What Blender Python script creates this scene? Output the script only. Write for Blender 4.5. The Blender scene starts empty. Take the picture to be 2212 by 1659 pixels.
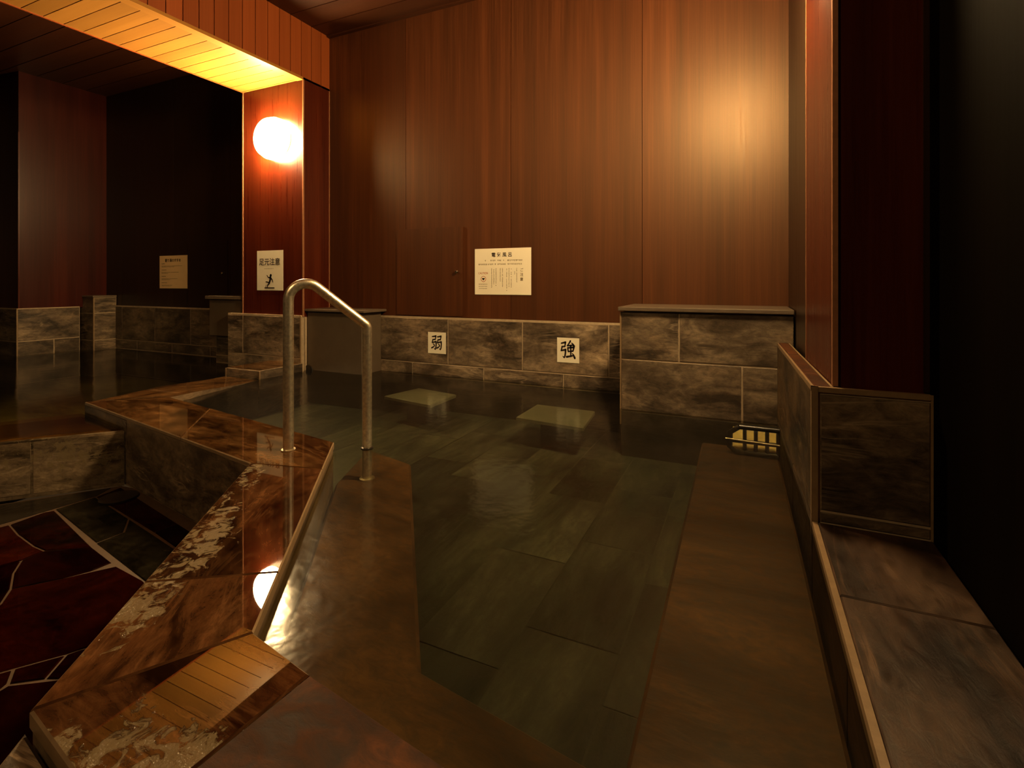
import bpy, bmesh, math, random
from mathutils import Vector as V, Matrix
random.seed(7)
S = bpy.context.scene
COL = S.collection

# ------------------------------------------------------------------ camera model (2212 x 1659)
F, CX, CY, HC = 1100.0, 1106.0, 611.0, 0.80
YAW = math.atan(506 / 1100)
FW = V((-math.sin(YAW), math.cos(YAW), 0)); RT = V((math.cos(YAW), math.sin(YAW), 0)); UP = V((0, 0, 1))
EYE = V((0, 0, HC))
def ray(px, py): return FW + RT * ((px - CX) / F) + UP * ((CY - py) / F)
def atz(p, z=0.0):
    r = ray(*p); return EYE + r * ((z - HC) / r.z)
def aty(p, y):
    r = ray(*p); return EYE + r * (y / r.y)
def atx(p, x):
    r = ray(*p); return EYE + r * (x / r.x)
def atz2(p, z=0.0):
    q = atz(p, z); return (q.x, q.y)

cam = bpy.data.cameras.new('camera'); co = bpy.data.objects.new('camera', cam); COL.objects.link(co)
co.location = EYE; co.rotation_euler = (math.pi / 2, 0, YAW)
cam.sensor_width = 36; cam.lens = 36 * F / 2212; cam.shift_y = -(829.5 - CY) / 2212
cam.clip_start = 0.02
S.camera = co


def P(px, py, z=0.045): return atz2((px, py), z)
_b0, _b1 = V(P(722, 955)), V(P(548, 1365)); _d = (_b1 - _b0).normalized()
_w = V((-_d.y, _d.x)); _f = V(P(310, 1257))
BANDB = (_b0.dot(_w) * 1.0 + (_f - _b0).dot(_w) * .30, _b0.dot(_w) + (_f - _b0).dot(_w) * .72, .03)
_c0, _c1 = V(P(670, 1455)), V(P(970, 1659)); _e = (_c1 - _c0).normalized(); _x = V((-_e.y, _e.x)); _g = V(P(62, 1535))
BANDC = (_c0.dot(_x) + (_g - _c0).dot(_x) * .25, _c0.dot(_x) + (_g - _c0).dot(_x) * .62, .03)

# ------------------------------------------------------------------ material helpers
class NT:
    def __init__(s, name):
        s.m = bpy.data.materials.new(name); s.m.use_nodes = True
        s.t = s.m.node_tree; s.t.nodes.clear()
        s.out = s.t.nodes.new('ShaderNodeOutputMaterial')
    def n(s, typ, ins=None, **kw):
        nd = s.t.nodes.new(typ)
        for k, v in kw.items(): setattr(nd, k, v)
        for k, v in (ins or {}).items(): s.set(nd, k, v)
        return nd
    def set(s, nd, k, v):
        sock = nd.inputs[k]
        if hasattr(v, 'links'): s.t.links.new(v, sock)
        elif hasattr(v, 'outputs'): s.t.links.new(v.outputs[0], sock)
        else:
            if isinstance(v, (tuple, list)) and len(v) == 3 and sock.type == 'RGBA': v = (*v, 1)
            sock.default_value = v
    def ramp(s, fac, stops, interp='LINEAR'):
        nd = s.n('ShaderNodeValToRGB', {'Fac': fac}); cr = nd.color_ramp; cr.interpolation = interp
        while len(cr.elements) < len(stops): cr.elements.new(0.5)
        for e, (p, c) in zip(cr.elements, stops):
            e.position = p; e.color = (*c, 1) if len(c) == 3 else c
        return nd.outputs['Color']
    def math(s, op, a, b=0.0, c=0.0, clamp=False):
        nd = s.n('ShaderNodeMath', {0: a, 1: b}, operation=op, use_clamp=clamp)
        if op in ('MULTIPLY_ADD',): s.set(nd, 2, c)
        return nd.outputs[0]
    def mix(s, fac, a, b, mode='MIX'):
        nd = s.n('ShaderNodeMix', data_type='RGBA', blend_type=mode)
        s.set(nd, 0, fac); s.set(nd, 6, a); s.set(nd, 7, b)
        return nd.outputs[2]
    def uv(s, sc=(1, 1, 1), off=True, src='UV'):
        tc = s.n('ShaderNodeTexCoord').outputs[src]
        if off:
            at = s.n('ShaderNodeAttribute', attribute_name='rnd').outputs['Fac']
            cb = s.n('ShaderNodeCombineXYZ', {0: s.math('MULTIPLY', at, 37.0), 1: s.math('MULTIPLY', at, 91.0), 2: s.math('MULTIPLY', at, 13.0)})
            tc = s.n('ShaderNodeVectorMath', {0: tc, 1: cb}, operation='ADD').outputs[0]
        return s.n('ShaderNodeMapping', {'Vector': tc, 'Scale': sc}).outputs[0]
    def noise(s, vec, scale, detail=6, rough=0.6, dist=0.0):
        return s.n('ShaderNodeTexNoise', {'Vector': vec, 'Scale': scale, 'Detail': detail, 'Roughness': rough, 'Distortion': dist}).outputs[0]
    def bump(s, h, st, dist=0.01, nrm=None):
        d = {'Height': h, 'Strength': st, 'Distance': dist}
        nd = s.n('ShaderNodeBump', d)
        if nrm is not None: s.set(nd, 'Normal', nrm)
        return nd.outputs[0]
    def bsdf(s, **kw):
        nd = s.n('ShaderNodeBsdfPrincipled')
        for k, v in kw.items(): s.set(nd, k.replace('_', ' '), v)
        s.t.links.new(nd.outputs[0], s.out.inputs[0]); return nd

def lerp3(a, b, t): return tuple(x + (y - x) * t for x, y in zip(a, b))

def stone(name, dark, mid, light, rough=0.42, wet=0.0, sc=(2.0, 6.0, 5.0), grit=0.55, dry=None, vein=0.55, band=None, tvar=.12, spec=0.45):
    N = NT(name)
    v = N.uv(sc)
    vw = N.n('ShaderNodeVectorMath', {0: v, 1: N.n('ShaderNodeVectorMath', {0: N.n('ShaderNodeTexNoise', {'Vector': v, 'Scale': 0.8, 'Detail': 3}).outputs['Color'], 'Scale': 1.3}, operation='SCALE').outputs[0]}, operation='ADD').outputs[0]
    a = N.noise(vw, 1.0, 12, 0.68, 0.4)
    b = N.noise(N.uv((9, 15, 11)), 1.8, 7, 0.72, .6)
    c = N.ramp(a, [(0.37, dark), (0.47, mid), (0.56, lerp3(mid, light, .4)), (0.67, light)])
    c = N.mix(grit, c, N.ramp(b, [(0.36, (0.25, 0.22, 0.2)), (0.66, (1.6, 1.55, 1.45))]), 'MULTIPLY')
    cloud = N.noise(N.uv((sc[0] * .9, sc[1] * .5, 2)), 1.1, 4, 0.6, 0.8)
    c = N.mix(1.0, c, N.ramp(cloud, [(0.38, (0.42, 0.40, 0.38)), (0.50, (0.95, 0.95, 0.95)), (0.62, (1.35, 1.32, 1.25))]), 'MULTIPLY')
    at = N.n('ShaderNodeAttribute', attribute_name='rnd').outputs['Fac']
    c = N.mix(1.0, c, N.ramp(at, [(0, (1 - tvar,) * 3), (1, (1 + tvar,) * 3)]), 'MULTIPLY')
    # pale veins running along the slab
    vn = N.noise(N.uv((0.9, 5.5, 4)), 1.5, 5, 0.55, 1.6)
    ridge = N.math('ABSOLUTE', N.math('SUBTRACT', vn, 0.5))
    vm = N.ramp(ridge, [(0.0, (1, 1, 1)), (0.018, (0.35, 0.35, 0.35)), (0.045, (0, 0, 0))])
    vmask = N.math('MULTIPLY', vm, N.ramp(N.noise(N.uv((2, 2, 2)), 1.2, 2), [(0.5, (0, 0, 0)), (0.68, (1, 1, 1))]))
    c = N.mix(N.math('MULTIPLY', vmask, vein), c, tuple(min(1, x * 2.0) for x in light))
    hb = N.math('ADD', N.math('MULTIPLY', a, 0.7), N.math('MULTIPLY', b, 0.3))
    bn = N.bump(hb, 0.35, 0.02)
    r = N.n('ShaderNodeMapRange', {0: b, 1: 0.3, 2: 0.7, 3: rough - .1, 4: rough + .18}).outputs[0]
    kw = dict(Base_Color=c, Roughness=r, Normal=bn, Specular_IOR_Level=spec)
    if wet > 0:
        cn = bn
        wob = N.noise(N.uv((2.2, 2.2, 2.2), off=False, src='Object'), 1.0, 2, 0.5)
        cnn = N.bump(wob, 0.006, 0.05)
        w = wet
        if dry:
            # broken film: beads and half dry flecks, following a mask that runs along the slab
            o = N.uv((1, 1, 1), off=False, src='Object')
            big = N.noise(o, dry[0], 3, 0.55)
            sm = N.noise(o, dry[1], 5, 0.65, 0.8)
            mk = N.math('ADD', N.math('MULTIPLY', big, 0.55), N.math('MULTIPLY', sm, 0.45))
            if band:   # the film stays whole towards one side of the slab
                sp = N.n('ShaderNodeSeparateXYZ', {0: N.uv((1, 1, 1), off=False)}).outputs[1]
                mk = N.math('ADD', mk, N.n('ShaderNodeMapRange', {0: sp, 1: band[0], 2: band[1], 3: -.22, 4: band[2]}).outputs[0])
            mask = N.ramp(mk, [(dry[2], (0, 0, 0)), (dry[2] + .025, (1, 1, 1))])
            bead = N.noise(o, 55, 3, 0.6)
            cnn = N.bump(N.math('MULTIPLY', mask, bead), 0.75, 0.02, cnn)
            c2 = N.mix(N.math('MULTIPLY', mask, 0.75), c, (0.17, 0.125, 0.066))  # pale colour paints lamp glints onto the half dry flecks
            kw['Base_Color'] = c2
            w = N.math('MULTIPLY', N.math('SUBTRACT', 1.0, N.math('MULTIPLY', mask, 0.35)), wet)
            kw['Coat_Roughness'] = N.math('MULTIPLY_ADD', mask, 0.16, 0.012)
        else:
            kw['Coat_Roughness'] = 0.03
        kw.update(Coat_Weight=w, Coat_IOR=1.36, Coat_Normal=cnn, Roughness=N.math('ADD', r, 0.1), Specular_IOR_Level=0.0)
    N.bsdf(**kw)
    return N.m

def wood(name, c0, c1, c2, rough=0.3, across=9.0, coat=0.0, spec=0.5, axis=0, grain=0.5, bumpk=0.05, stint=(1, 1, 1)):
    """streaks run along v for axis 0 (u across the boards), along u for axis 1"""
    N = NT(name)
    sc = (across, 0.25, 1) if axis == 0 else (0.25, across, 1)
    a = N.noise(N.uv(sc), 1.0, 4, 0.65, 0.15)
    sc2 = (across * 9, 1.2, 1) if axis == 0 else (1.2, across * 9, 1)
    b = N.noise(N.uv(sc2), 1.0, 6, 0.7, 0.3)
    m = N.math('ADD', N.math('MULTIPLY', a, 1 - grain), N.math('MULTIPLY', b, grain))
    c = N.ramp(m, [(0.33, c0), (0.5, c1), (0.67, c2)])
    at = N.n('ShaderNodeAttribute', attribute_name='rnd').outputs['Fac']
    c = N.mix(1.0, c, N.ramp(at, [(0, (0.82, 0.82, 0.82)), (1, (1.14, 1.14, 1.14))]), 'MULTIPLY')
    N.bsdf(Base_Color=c, Roughness=N.n('ShaderNodeMapRange', {0: b, 1: .3, 2: .7, 3: rough - .05, 4: rough + .06}).outputs[0],
           Specular_IOR_Level=spec, Specular_Tint=(*stint, 1), Coat_Weight=coat, Coat_Roughness=0.18, Normal=N.bump(b, bumpk, 0.01))
    return N.m

def plain(name, col, rough=0.5, metal=0.0, var=0.15, sc=30, spec=0.5, emis=None, bumpk=0.05):
    N = NT(name)
    b = N.noise(N.uv((1, 1, 1), off=False, src='Object'), sc, 5, 0.6)
    c = N.mix(1.0, col, N.ramp(b, [(0.3, (1 - var,) * 3), (0.7, (1 + var,) * 3)]), 'MULTIPLY')
    kw = dict(Base_Color=c, Roughness=rough, Metallic=metal, Specular_IOR_Level=spec, Normal=N.bump(b, bumpk, 0.005))
    if emis: kw.update(Emission_Color=emis[0], Emission_Strength=emis[1])
    N.bsdf(**kw); return N.m

WARM = (1.0, 0.66, 0.285)
M = {}
M['grout'] = plain('beige_grout', (0.4500, 0.3450, 0.2325), 0.6)
M['trim'] = plain('tile_edge_trim', (0.2640, 0.1740, 0.0960), 0.4)
M['tile'] = stone('slate_tile', (0.0547, 0.0388, 0.0262), (0.1564, 0.1151, 0.0801), (0.3284, 0.2518, 0.1752), 0.42)
M['tile_dim'] = stone('slate_tile_dim', (0.0385, 0.0277, 0.0185), (0.1085, 0.0786, 0.0526), (0.2240, 0.1674, 0.1120), 0.40)  # slate copy with low light put into its colour
M['coping'] = stone('wet_coping_slate', (0.0192, 0.0072, 0.0028), (0.0528, 0.0215, 0.0085), (0.1256, 0.0572, 0.0237), 0.45, wet=1.0, sc=(2.2, 8.0, 5), dry=(3.2, 26.0, 0.558), band=BANDB)
M['coping_c'] = stone('beaded_coping_slate', (0.0175, 0.0064, 0.0025), (0.0483, 0.0193, 0.0074), (0.1150, 0.0512, 0.0205), 0.45, wet=1.0, sc=(2.2, 8.0, 5), dry=(3.2, 26.0, 0.558), band=BANDC)
M['coping_flood'] = stone('flooded_coping_slate', (0.0275, 0.0114, 0.0037), (0.0689, 0.0307, 0.0106), (0.1377, 0.0680, 0.0251), 0.45, wet=1.0, sc=(2.2, 8.0, 5))
M['coping_dry'] = stone('damp_coping_slate', (0.0356, 0.0114, 0.0043), (0.0741, 0.0249, 0.0090), (0.1187, 0.0425, 0.0155), 0.62, sc=(2.6, 3.4, 3), grit=0.7, vein=0.1, spec=.18)
M['wetwall'] = stone('splashed_slate', (0.0405, 0.0298, 0.0194), (0.1170, 0.0869, 0.0576), (0.2430, 0.1822, 0.1224), 0.4, wet=1.0, sc=(1.2, 4, 4), dry=(5.0, 30.0, 0.55))
M['wetwall2'] = stone('damp_slate_side', (0.0625, 0.0423, 0.0269), (0.1500, 0.1037, 0.0655), (0.2750, 0.1957, 0.1260), 0.4, sc=(1.2, 3.0, 3))
M['underwater'] = stone('submerged_slate', (0.0402, 0.0184, 0.0070), (0.0802, 0.0373, 0.0146), (0.1283, 0.0628, 0.0259), 0.7, sc=(.9, 2.6, 2), vein=0.1)
M['deep'] = stone('submerged_floor_tile', (0.0129, 0.0158, 0.0119), (0.0359, 0.0409, 0.0297), (0.0861, 0.0900, 0.0700), 0.7, sc=(.7, 3.2, 2), vein=0.1, tvar=.18)  # streaky tones put light bands on the pool floor into the colour
M['deep_shaded'] = stone('shaded_floor_tile', (0.0065, 0.0079, 0.0060), (0.0180, 0.0204, 0.0149), (0.0430, 0.0450, 0.0350), 0.7, sc=(.7, 3.2, 2), vein=0.1, tvar=.18)  # floor tile with the near end's shade put into its colour
M['ledge'] = stone('dark_ledge_slate', (0.0157, 0.0077, 0.0043), (0.0427, 0.0219, 0.0125), (0.0855, 0.0483, 0.0270), 0.42, sc=(1.2, 4.0, 3), grit=0.6, vein=0.9)
M['deep_left'] = stone('shallow_pool_floor', (0.045, 0.036, 0.014), (0.10, 0.082, 0.034), (0.18, 0.15, 0.07), 0.7, sc=(.7, 2.4, 2), vein=0.0)
M['sunk'] = stone('submerged_shaded_tile', (0.008, 0.006, 0.003), (0.022, 0.016, 0.009), (0.04, 0.030, 0.018), 0.7, sc=(1.2, 3, 3), vein=0.0)  # tile below the waterline, shade and dark reflections put into its colour
M['red_far'] = wood('shaded_red_wood', (0.0209, 0.0021, 0.0007), (0.0380, 0.0039, 0.0012), (0.0617, 0.0077, 0.0022), 0.35, 7, spec=0.3, grain=.3, bumpk=0.02)  # pillar red with the dimness of the far left put into its colour
M['inner'] = stone('shaded_slate', (0.0190, 0.0112, 0.0050), (0.0522, 0.0310, 0.0137), (0.0950, 0.0585, 0.0266), 0.4, sc=(1.6, 4.0, 3))  # slate with the shade of the low wall's inner face in its colour
M['slab'] = plain('pale_seat_slab', (0.1890, 0.1890, 0.1350), 0.6, var=0.1, sc=6)
M['flag'] = stone('red_flagstone', (0.0029, 0.0003, 0.0001), (0.0090, 0.0009, 0.0002), (0.0173, 0.0024, 0.0007), 0.7, wet=0.35, sc=(2, 2, 2), grit=.45, vein=0.0, tvar=.4)
M['flag_grey'] = stone('grey_flagstone', (0.0080, 0.0065, 0.0040), (0.0180, 0.0150, 0.0090), (0.0300, 0.0260, 0.0170), 0.7, wet=0.35, sc=(2, 2, 2), vein=0.1)
M['flag_grout'] = plain('flagstone_grout', (0.0714, 0.0399, 0.0210), 0.5)
M['gutter'] = plain('black_gutter', (0.012, 0.010, 0.008), 0.08, bumpk=0.6, sc=25)
M['wall'] = wood('brown_wood_panel', (0.0354, 0.0083, 0.0021), (0.0683, 0.0162, 0.0041), (0.1200, 0.0311, 0.0077), 0.46, 11, spec=0.9, bumpk=0.0, stint=(1.0, .74, .48))
M['wall_shaded'] = wood('shaded_wood_panel', (0.0157, 0.0071, 0.0032), (0.0240, 0.0109, 0.0048), (0.0345, 0.0157, 0.0068), 0.33, 9, spec=0.4, bumpk=0.03)  # panel wood with shade put into its colour, for walls out of the lamplight
M['wall_in_shadow'] = wood('shadowed_wood_panel', (0.0013, 0.0006, 0.0002), (0.0020, 0.0010, 0.0003), (0.0030, 0.0015, 0.0005), 0.7, 9, spec=0.02, bumpk=0.02)  # panel wood blackened to carry the shade on the wall beside the camera
M['red'] = wood('red_lacquered_wood', (0.0404, 0.0047, 0.0013), (0.0712, 0.0095, 0.0022), (0.1140, 0.0189, 0.0043), 0.30, 7, spec=0.5, grain=.3, bumpk=0.02)
M['plank'] = wood('cedar_plank', (0.2280, 0.0516, 0.0112), (0.2679, 0.0619, 0.0138), (0.3078, 0.0748, 0.0173), 0.45, 16, spec=0.3, grain=.6)
M['soffit'] = wood('pale_cedar_plank', (0.2945, 0.1280, 0.0223), (0.3416, 0.1546, 0.0290), (0.3887, 0.1813, 0.0379), 0.42, 16, axis=1, spec=0.35, grain=.6)
M['ceil'] = wood('dark_ceiling_board', (0.0392, 0.0104, 0.0032), (0.0522, 0.0147, 0.0048), (0.0731, 0.0213, 0.0071), 0.4, 12, axis=1, spec=.4)
M['gap'] = plain('dark_joint', (0.012, 0.006, 0.003), 0.7)
M['edge'] = plain('panel_edge_strip', (0.36, 0.16, 0.08), 0.35)
M['box'] = plain('brown_enamel', (0.1110, 0.0810, 0.0540), 0.38, var=.1, sc=8)
M['lid'] = plain('grey_stone_lid', (0.1365, 0.1008, 0.0715), 0.33, var=.15, sc=14)
M['steel'] = plain('brushed_steel', (0.88, 0.78, 0.60), 0.36, 1.0, var=.25, sc=60, bumpk=.12)
M['chrome'] = plain('chrome', (0.7, 0.62, 0.5), 0.12, 1.0)
M['paper'] = plain('cream_paper', (0.92, 0.86, 0.70), 0.5, var=.03, sc=4)
M['paper2'] = plain('amber_lit_paper', (0.88, 0.60, 0.30), 0.5, var=.04, sc=4)  # notice paper with orange bounce light put into its colour
M['ink'] = plain('black_ink', (0.018, 0.008, 0.006), 0.6)
M['ink_soft'] = plain('faded_ink', (0.20, 0.135, 0.06), 0.6)
M['ink_red'] = plain('red_ink', (0.48, 0.10, 0.05), 0.6)
M['black'] = plain('black_plastic', (0.016, 0.013, 0.010), 0.28)
M['amberplate'] = plain('amber_filter_plate', (0.95, 0.72, 0.22), 0.5)
M['lampbase'] = plain('white_enamel', (0.85, 0.8, 0.7), 0.4)

N = NT('lit_opal_glass')
em = N.n('ShaderNodeEmission', {'Color': WARM, 'Strength': 300.0}); N.t.links.new(em.outputs[0], N.out.inputs[0]); M['opal'] = N.m
N = NT('lit_opal_rim')
em = N.n('ShaderNodeEmission', {'Color': WARM, 'Strength': 200.0}); N.t.links.new(em.outputs[0], N.out.inputs[0]); M['opal_rim'] = N.m

def water(name, tint, rough, bumps):
    N = NT(name)
    o = N.uv((1, 1, 1), off=False, src='Object')
    h = N.math('ADD', N.noise(o, bumps[0], 2, .5), N.math('MULTIPLY', N.noise(o, bumps[1], 2, .5), bumps[3]))
    nb = N.bump(h, bumps[2], 0.02)
    fr = N.n('ShaderNodeFresnel', {'IOR': 1.33, 'Normal': nb}).outputs[0]
    gl = N.n('ShaderNodeBsdfAnisotropic' if False else 'ShaderNodeBsdfGlossy', {'Color': (1, 1, 1), 'Roughness': rough, 'Normal': nb})
    cl = N.noise(o, 1.3, 3, .55, .6)
    tr = N.n('ShaderNodeBsdfTransparent', {'Color': N.ramp(cl, [(0.3, tuple(x * .72 for x in tint)), (0.7, tint)])})
    mx = N.n('ShaderNodeMixShader', {0: fr, 1: tr, 2: gl}); N.t.links.new(mx.outputs[0], N.out.inputs[0])
    return N.m
M['water'] = water('still_bath_water', (0.86, 0.86, 0.70), 0.15, (3.5, 22, 0.15, 0.28))
M['water_left'] = water('shallow_bath_water', (0.78, 0.74, 0.46), 0.10, (2.5, 10, 0.10, 0.25))

# ------------------------------------------------------------------ mesh helper
class MB:
    def __init__(s):
        s.v = []; s.f = []; s.uv = []; s.mi = []; s.rn = []; s.mats = []
    def mat(s, name):
        if name not in s.mats: s.mats.append(name)
        return s.mats.index(name)
    def poly(s, pts, mat, rnd=None, udir=None):
        pts = [V(p) for p in pts]
        i0 = len(s.v); s.v += pts
        s.f.append(list(range(i0, i0 + len(pts))))
        n = V((0, 0, 0))
        for a, b in zip(pts, pts[1:] + pts[:1]): n += V(a).cross(b)
        n = n.normalized() if n.length > 1e-12 else V((0, 0, 1))
        u = V(udir) if udir is not None else (V((-n.y, n.x, 0)) if abs(n.z) < 0.9 else V((1, 0, 0)))
        u = (u - n * u.dot(n)); u = u.normalized() if u.length > 1e-9 else V((0, 1, 0))
        w = n.cross(u)
        s.uv.append([(p.dot(u), p.dot(w)) for p in pts])
        s.mi.append(s.mat(mat)); s.rn.append(random.random() if rnd is None else rnd)
    def box(s, lo, hi, mat, rnd=None, o=None, ax=None, udir=None):
        """axis box, or oriented with origin o and axes ax (3 vectors)"""
        r = random.random() if rnd is None else rnd
        P = lambda x, y, z: V((x, y, z)) if o is None else V(o) + V(ax[0]) * x + V(ax[1]) * y + V(ax[2]) * z
        (x0, y0, z0), (x1, y1, z1) = lo, hi
        c = [P(x, y, z) for z in (z0, z1) for y in (y0, y1) for x in (x0, x1)]
        for q in ((0, 2, 3, 1), (4, 5, 7, 6), (0, 1, 5, 4), (2, 6, 7, 3), (0, 4, 6, 2), (1, 3, 7, 5)):
            s.poly([c[i] for i in q], mat, r, udir)
    def flat(s, xy, z, mat, rnd=.5):
        a = sum(p[0] * q[1] - q[0] * p[1] for p, q in zip(xy, xy[1:] + xy[:1]))
        s.poly([V((x, y, z)) for x, y in (xy if a > 0 else xy[::-1])], mat, rnd)
    def prism(s, xy, z0, z1, mat, rnd=None, udir=None, sidemat=None, bottom=True):
        r = random.random() if rnd is None else rnd
        a = sum(p[0] * q[1] - q[0] * p[1] for p, q in zip(xy, xy[1:] + xy[:1]))
        if a < 0: xy = xy[::-1]
        top = [V((x, y, z1)) for x, y in xy]; bot = [V((x, y, z0)) for x, y in xy]
        s.poly(top, mat, r, udir)
        if bottom: s.poly(bot[::-1], mat, r, udir)
        for i in range(len(xy)):
            j = (i + 1) % len(xy)
            s.poly([bot[i], bot[j], top[j], top[i]], sidemat or mat, r)
    def slab(s, xy, z0, z1, mat, ch=0.004, inset=0.0, rnd=None, udir=None, sidemat=None, edges=None):
        """prism with a chamfered top edge"""
        r = random.random() if rnd is None else rnd
        a = sum(p[0] * q[1] - q[0] * p[1] for p, q in zip(xy, xy[1:] + xy[:1]))
        if a < 0:
            xy = xy[::-1]
            if edges: edges = edges[::-1][1:] + edges[::-1][:1]
        out = inset_poly(xy, inset) if inset else xy
        inn = inset_poly(xy, inset + ch)
        top = [V((x, y, z1)) for x, y in inn]; mid = [V((x, y, z1 - ch)) for x, y in out]; bot = [V((x, y, z0)) for x, y in out]
        s.poly(top, mat, r, udir)
        for i in range(len(xy)):
            j = (i + 1) % len(xy)
            sm = (sidemat if edges is None or edges[i] else mat) or mat
            s.poly([mid[i], mid[j], top[j], top[i]], sm, r)
            s.poly([bot[i], bot[j], mid[j], mid[i]], sm, r)
        s.poly(bot[::-1], mat, r, udir)
    def tiles(s, o, u, w, rects, mat, t=0.004, g=0.004, ch=0.003):
        """raised tiles on a plane: o origin, u and w unit axes; normal is u x w"""
        o, u, w = V(o), V(u).normalized(), V(w).normalized(); n = u.cross(w)
        for (u0, w0, u1, w1) in rects:
            r = random.random()
            P = lambda a, b, d: o + u * a + w * b + n * d
            u0, w0, u1, w1 = u0 + g, w0 + g, u1 - g, w1 - g
            base = [P(u0, w0, -.002), P(u1, w0, -.002), P(u1, w1, -.002), P(u0, w1, -.002)]
            mid = [P(u0, w0, t - ch), P(u1, w0, t - ch), P(u1, w1, t - ch), P(u0, w1, t - ch)]
            top = [P(u0 + ch, w0 + ch, t), P(u1 - ch, w0 + ch, t), P(u1 - ch, w1 - ch, t), P(u0 + ch, w1 - ch, t)]
            s.poly(top, mat, r, u)
            for i in range(4):
                j = (i + 1) % 4
                s.poly([mid[i], mid[j], top[j], top[i]], mat, r, u); s.poly([base[i], base[j], mid[j], mid[i]], mat, r, u)
    def tube(s, pts, rad, mat, seg=16, cap=True, rnd=0.5):
        pts = [V(p) for p in pts]; rings = []
        prev = None
        for i, p in enumerate(pts):
            d = (pts[min(i + 1, len(pts) - 1)] - pts[max(i - 1, 0)]).normalized()
            if prev is None:
                a = d.orthogonal().normalized()
            else:
                a = (prev - d * prev.dot(d)).normalized()
            prev = a; b = d.cross(a)
            i0 = len(s.v)
            for k in range(seg):
                t = 2 * math.pi * k / seg
                s.v.append(p + (a * math.cos(t) + b * math.sin(t)) * rad)
            rings.append(i0)
        mi = s.mat(mat)
        for q, (i0, i1) in enumerate(zip(rings, rings[1:])):
            for k in range(seg):
                l = (k + 1) % seg
                s.f.append([i0 + k, i0 + l, i1 + l, i1 + k]); s.uv.append([(k / seg, q), ((k + 1) / seg, q), ((k + 1) / seg, q + 1), (k / seg, q + 1)]); s.mi.append(mi); s.rn.append(rnd)
        if cap:
            for i0, rev in ((rings[0], True), (rings[-1], False)):
                idx = [i0 + k for k in range(seg)]
                s.f.append(idx[::-1] if rev else idx); s.uv.append([(0, 0)] * seg); s.mi.append(mi); s.rn.append(rnd)
    def lathe(s, o, axis, prof, mat, seg=48, rnd=0.5):
        """prof: (distance along axis, radius)"""
        o, d = V(o), V(axis).normalized(); a = d.orthogonal().normalized(); b = d.cross(a); mi = s.mat(mat)
        rings = []
        for h, r in prof:
            rings.append(len(s.v))
            for k in range(seg):
                t = 2 * math.pi * k / seg
                s.v.append(o + d * h + (a * math.cos(t) + b * math.sin(t)) * max(r, 1e-4))
        for i0, i1 in zip(rings, rings[1:]):
            for k in range(seg):
                l = (k + 1) % seg
                s.f.append([i0 + k, i0 + l, i1 + l, i1 + k]); s.uv.append([(0, 0)] * 4); s.mi.append(mi); s.rn.append(rnd)
        for i0, rev in ((rings[0], True), (rings[-1], False)):
            idx = [i0 + k for k in range(seg)]
            s.f.append(idx[::-1] if rev else idx); s.uv.append([(0, 0)] * seg); s.mi.append(mi); s.rn.append(rnd)
    def build(s, name, parent=None, smooth=False, bevel=0):
        me = bpy.data.meshes.new(name); me.from_pydata([tuple(v) for v in s.v], [], s.f)
        uvl = me.uv_layers.new(name='UVMap'); k = 0
        for poly, u in zip(me.polygons, s.uv):
            for li, c in zip(poly.loop_indices, u): uvl.data[li].uv = c
        for m in s.mats: me.materials.append(M[m])
        for p, mi in zip(me.polygons, s.mi): p.material_index = mi; p.use_smooth = smooth
        at = me.attributes.new('rnd', 'FLOAT', 'FACE')
        for i, r in enumerate(s.rn): at.data[i].value = r
        ob = bpy.data.objects.new(name, me); COL.objects.link(ob)
        if parent is not None: link_child(ob, parent)
        if bevel:
            bm = bmesh.new(); bm.from_mesh(me); bmesh.ops.remove_doubles(bm, verts=bm.verts, dist=1e-5); bm.to_mesh(me); bm.free()
            md = ob.modifiers.new('bevel', 'BEVEL'); md.width = bevel; md.segments = 2; md.limit_method = 'ANGLE'
        if smooth:
            bm = bmesh.new(); bm.from_mesh(me); bmesh.ops.remove_doubles(bm, verts=bm.verts, dist=1e-6)
            for e in bm.edges:
                e.smooth = not (len(e.link_faces) == 2 and e.calc_face_angle(0) > 0.7)
            bm.to_mesh(me); bm.free()
        return ob

def inset_poly(xy, d):
    out = []; n = len(xy)
    for i in range(n):
        p0, p1, p2 = V(xy[i - 1]), V(xy[i]), V(xy[(i + 1) % n])
        e1 = (p1 - p0).normalized(); e2 = (p2 - p1).normalized()
        n1 = V((-e1.y, e1.x)); n2 = V((-e2.y, e2.x)); m = n1 + n2
        if m.length < 1e-6: m = n1
        m.normalize(); k = d / max(0.35, m.dot(n1))
        q = p1 + m * k; out.append((q.x, q.y))
    return out

def link_child(ob, parent):
    ob.parent = parent
    ob.matrix_parent_inverse = parent.matrix_world.inverted() if False else Matrix.Translation(-parent.location)

def thing(name, label, cat, loc, group=None):
    o = bpy.data.objects.new(name, None); COL.objects.link(o); o.location = loc; o.empty_display_size = .1
    return tag(o, label, cat, group)
def tag(o, label, cat, group=None, kind=None):
    if label: o['label'] = label
    if cat: o['category'] = cat
    if group: o['group'] = group
    if kind: o['kind'] = kind
    return o
def struct(mb, name, label=None, cat=None, parent=None, **kw):
    o = mb.build(name, parent, **kw)
    if parent is None: tag(o, label, cat, None, 'structure')
    return o

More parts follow.
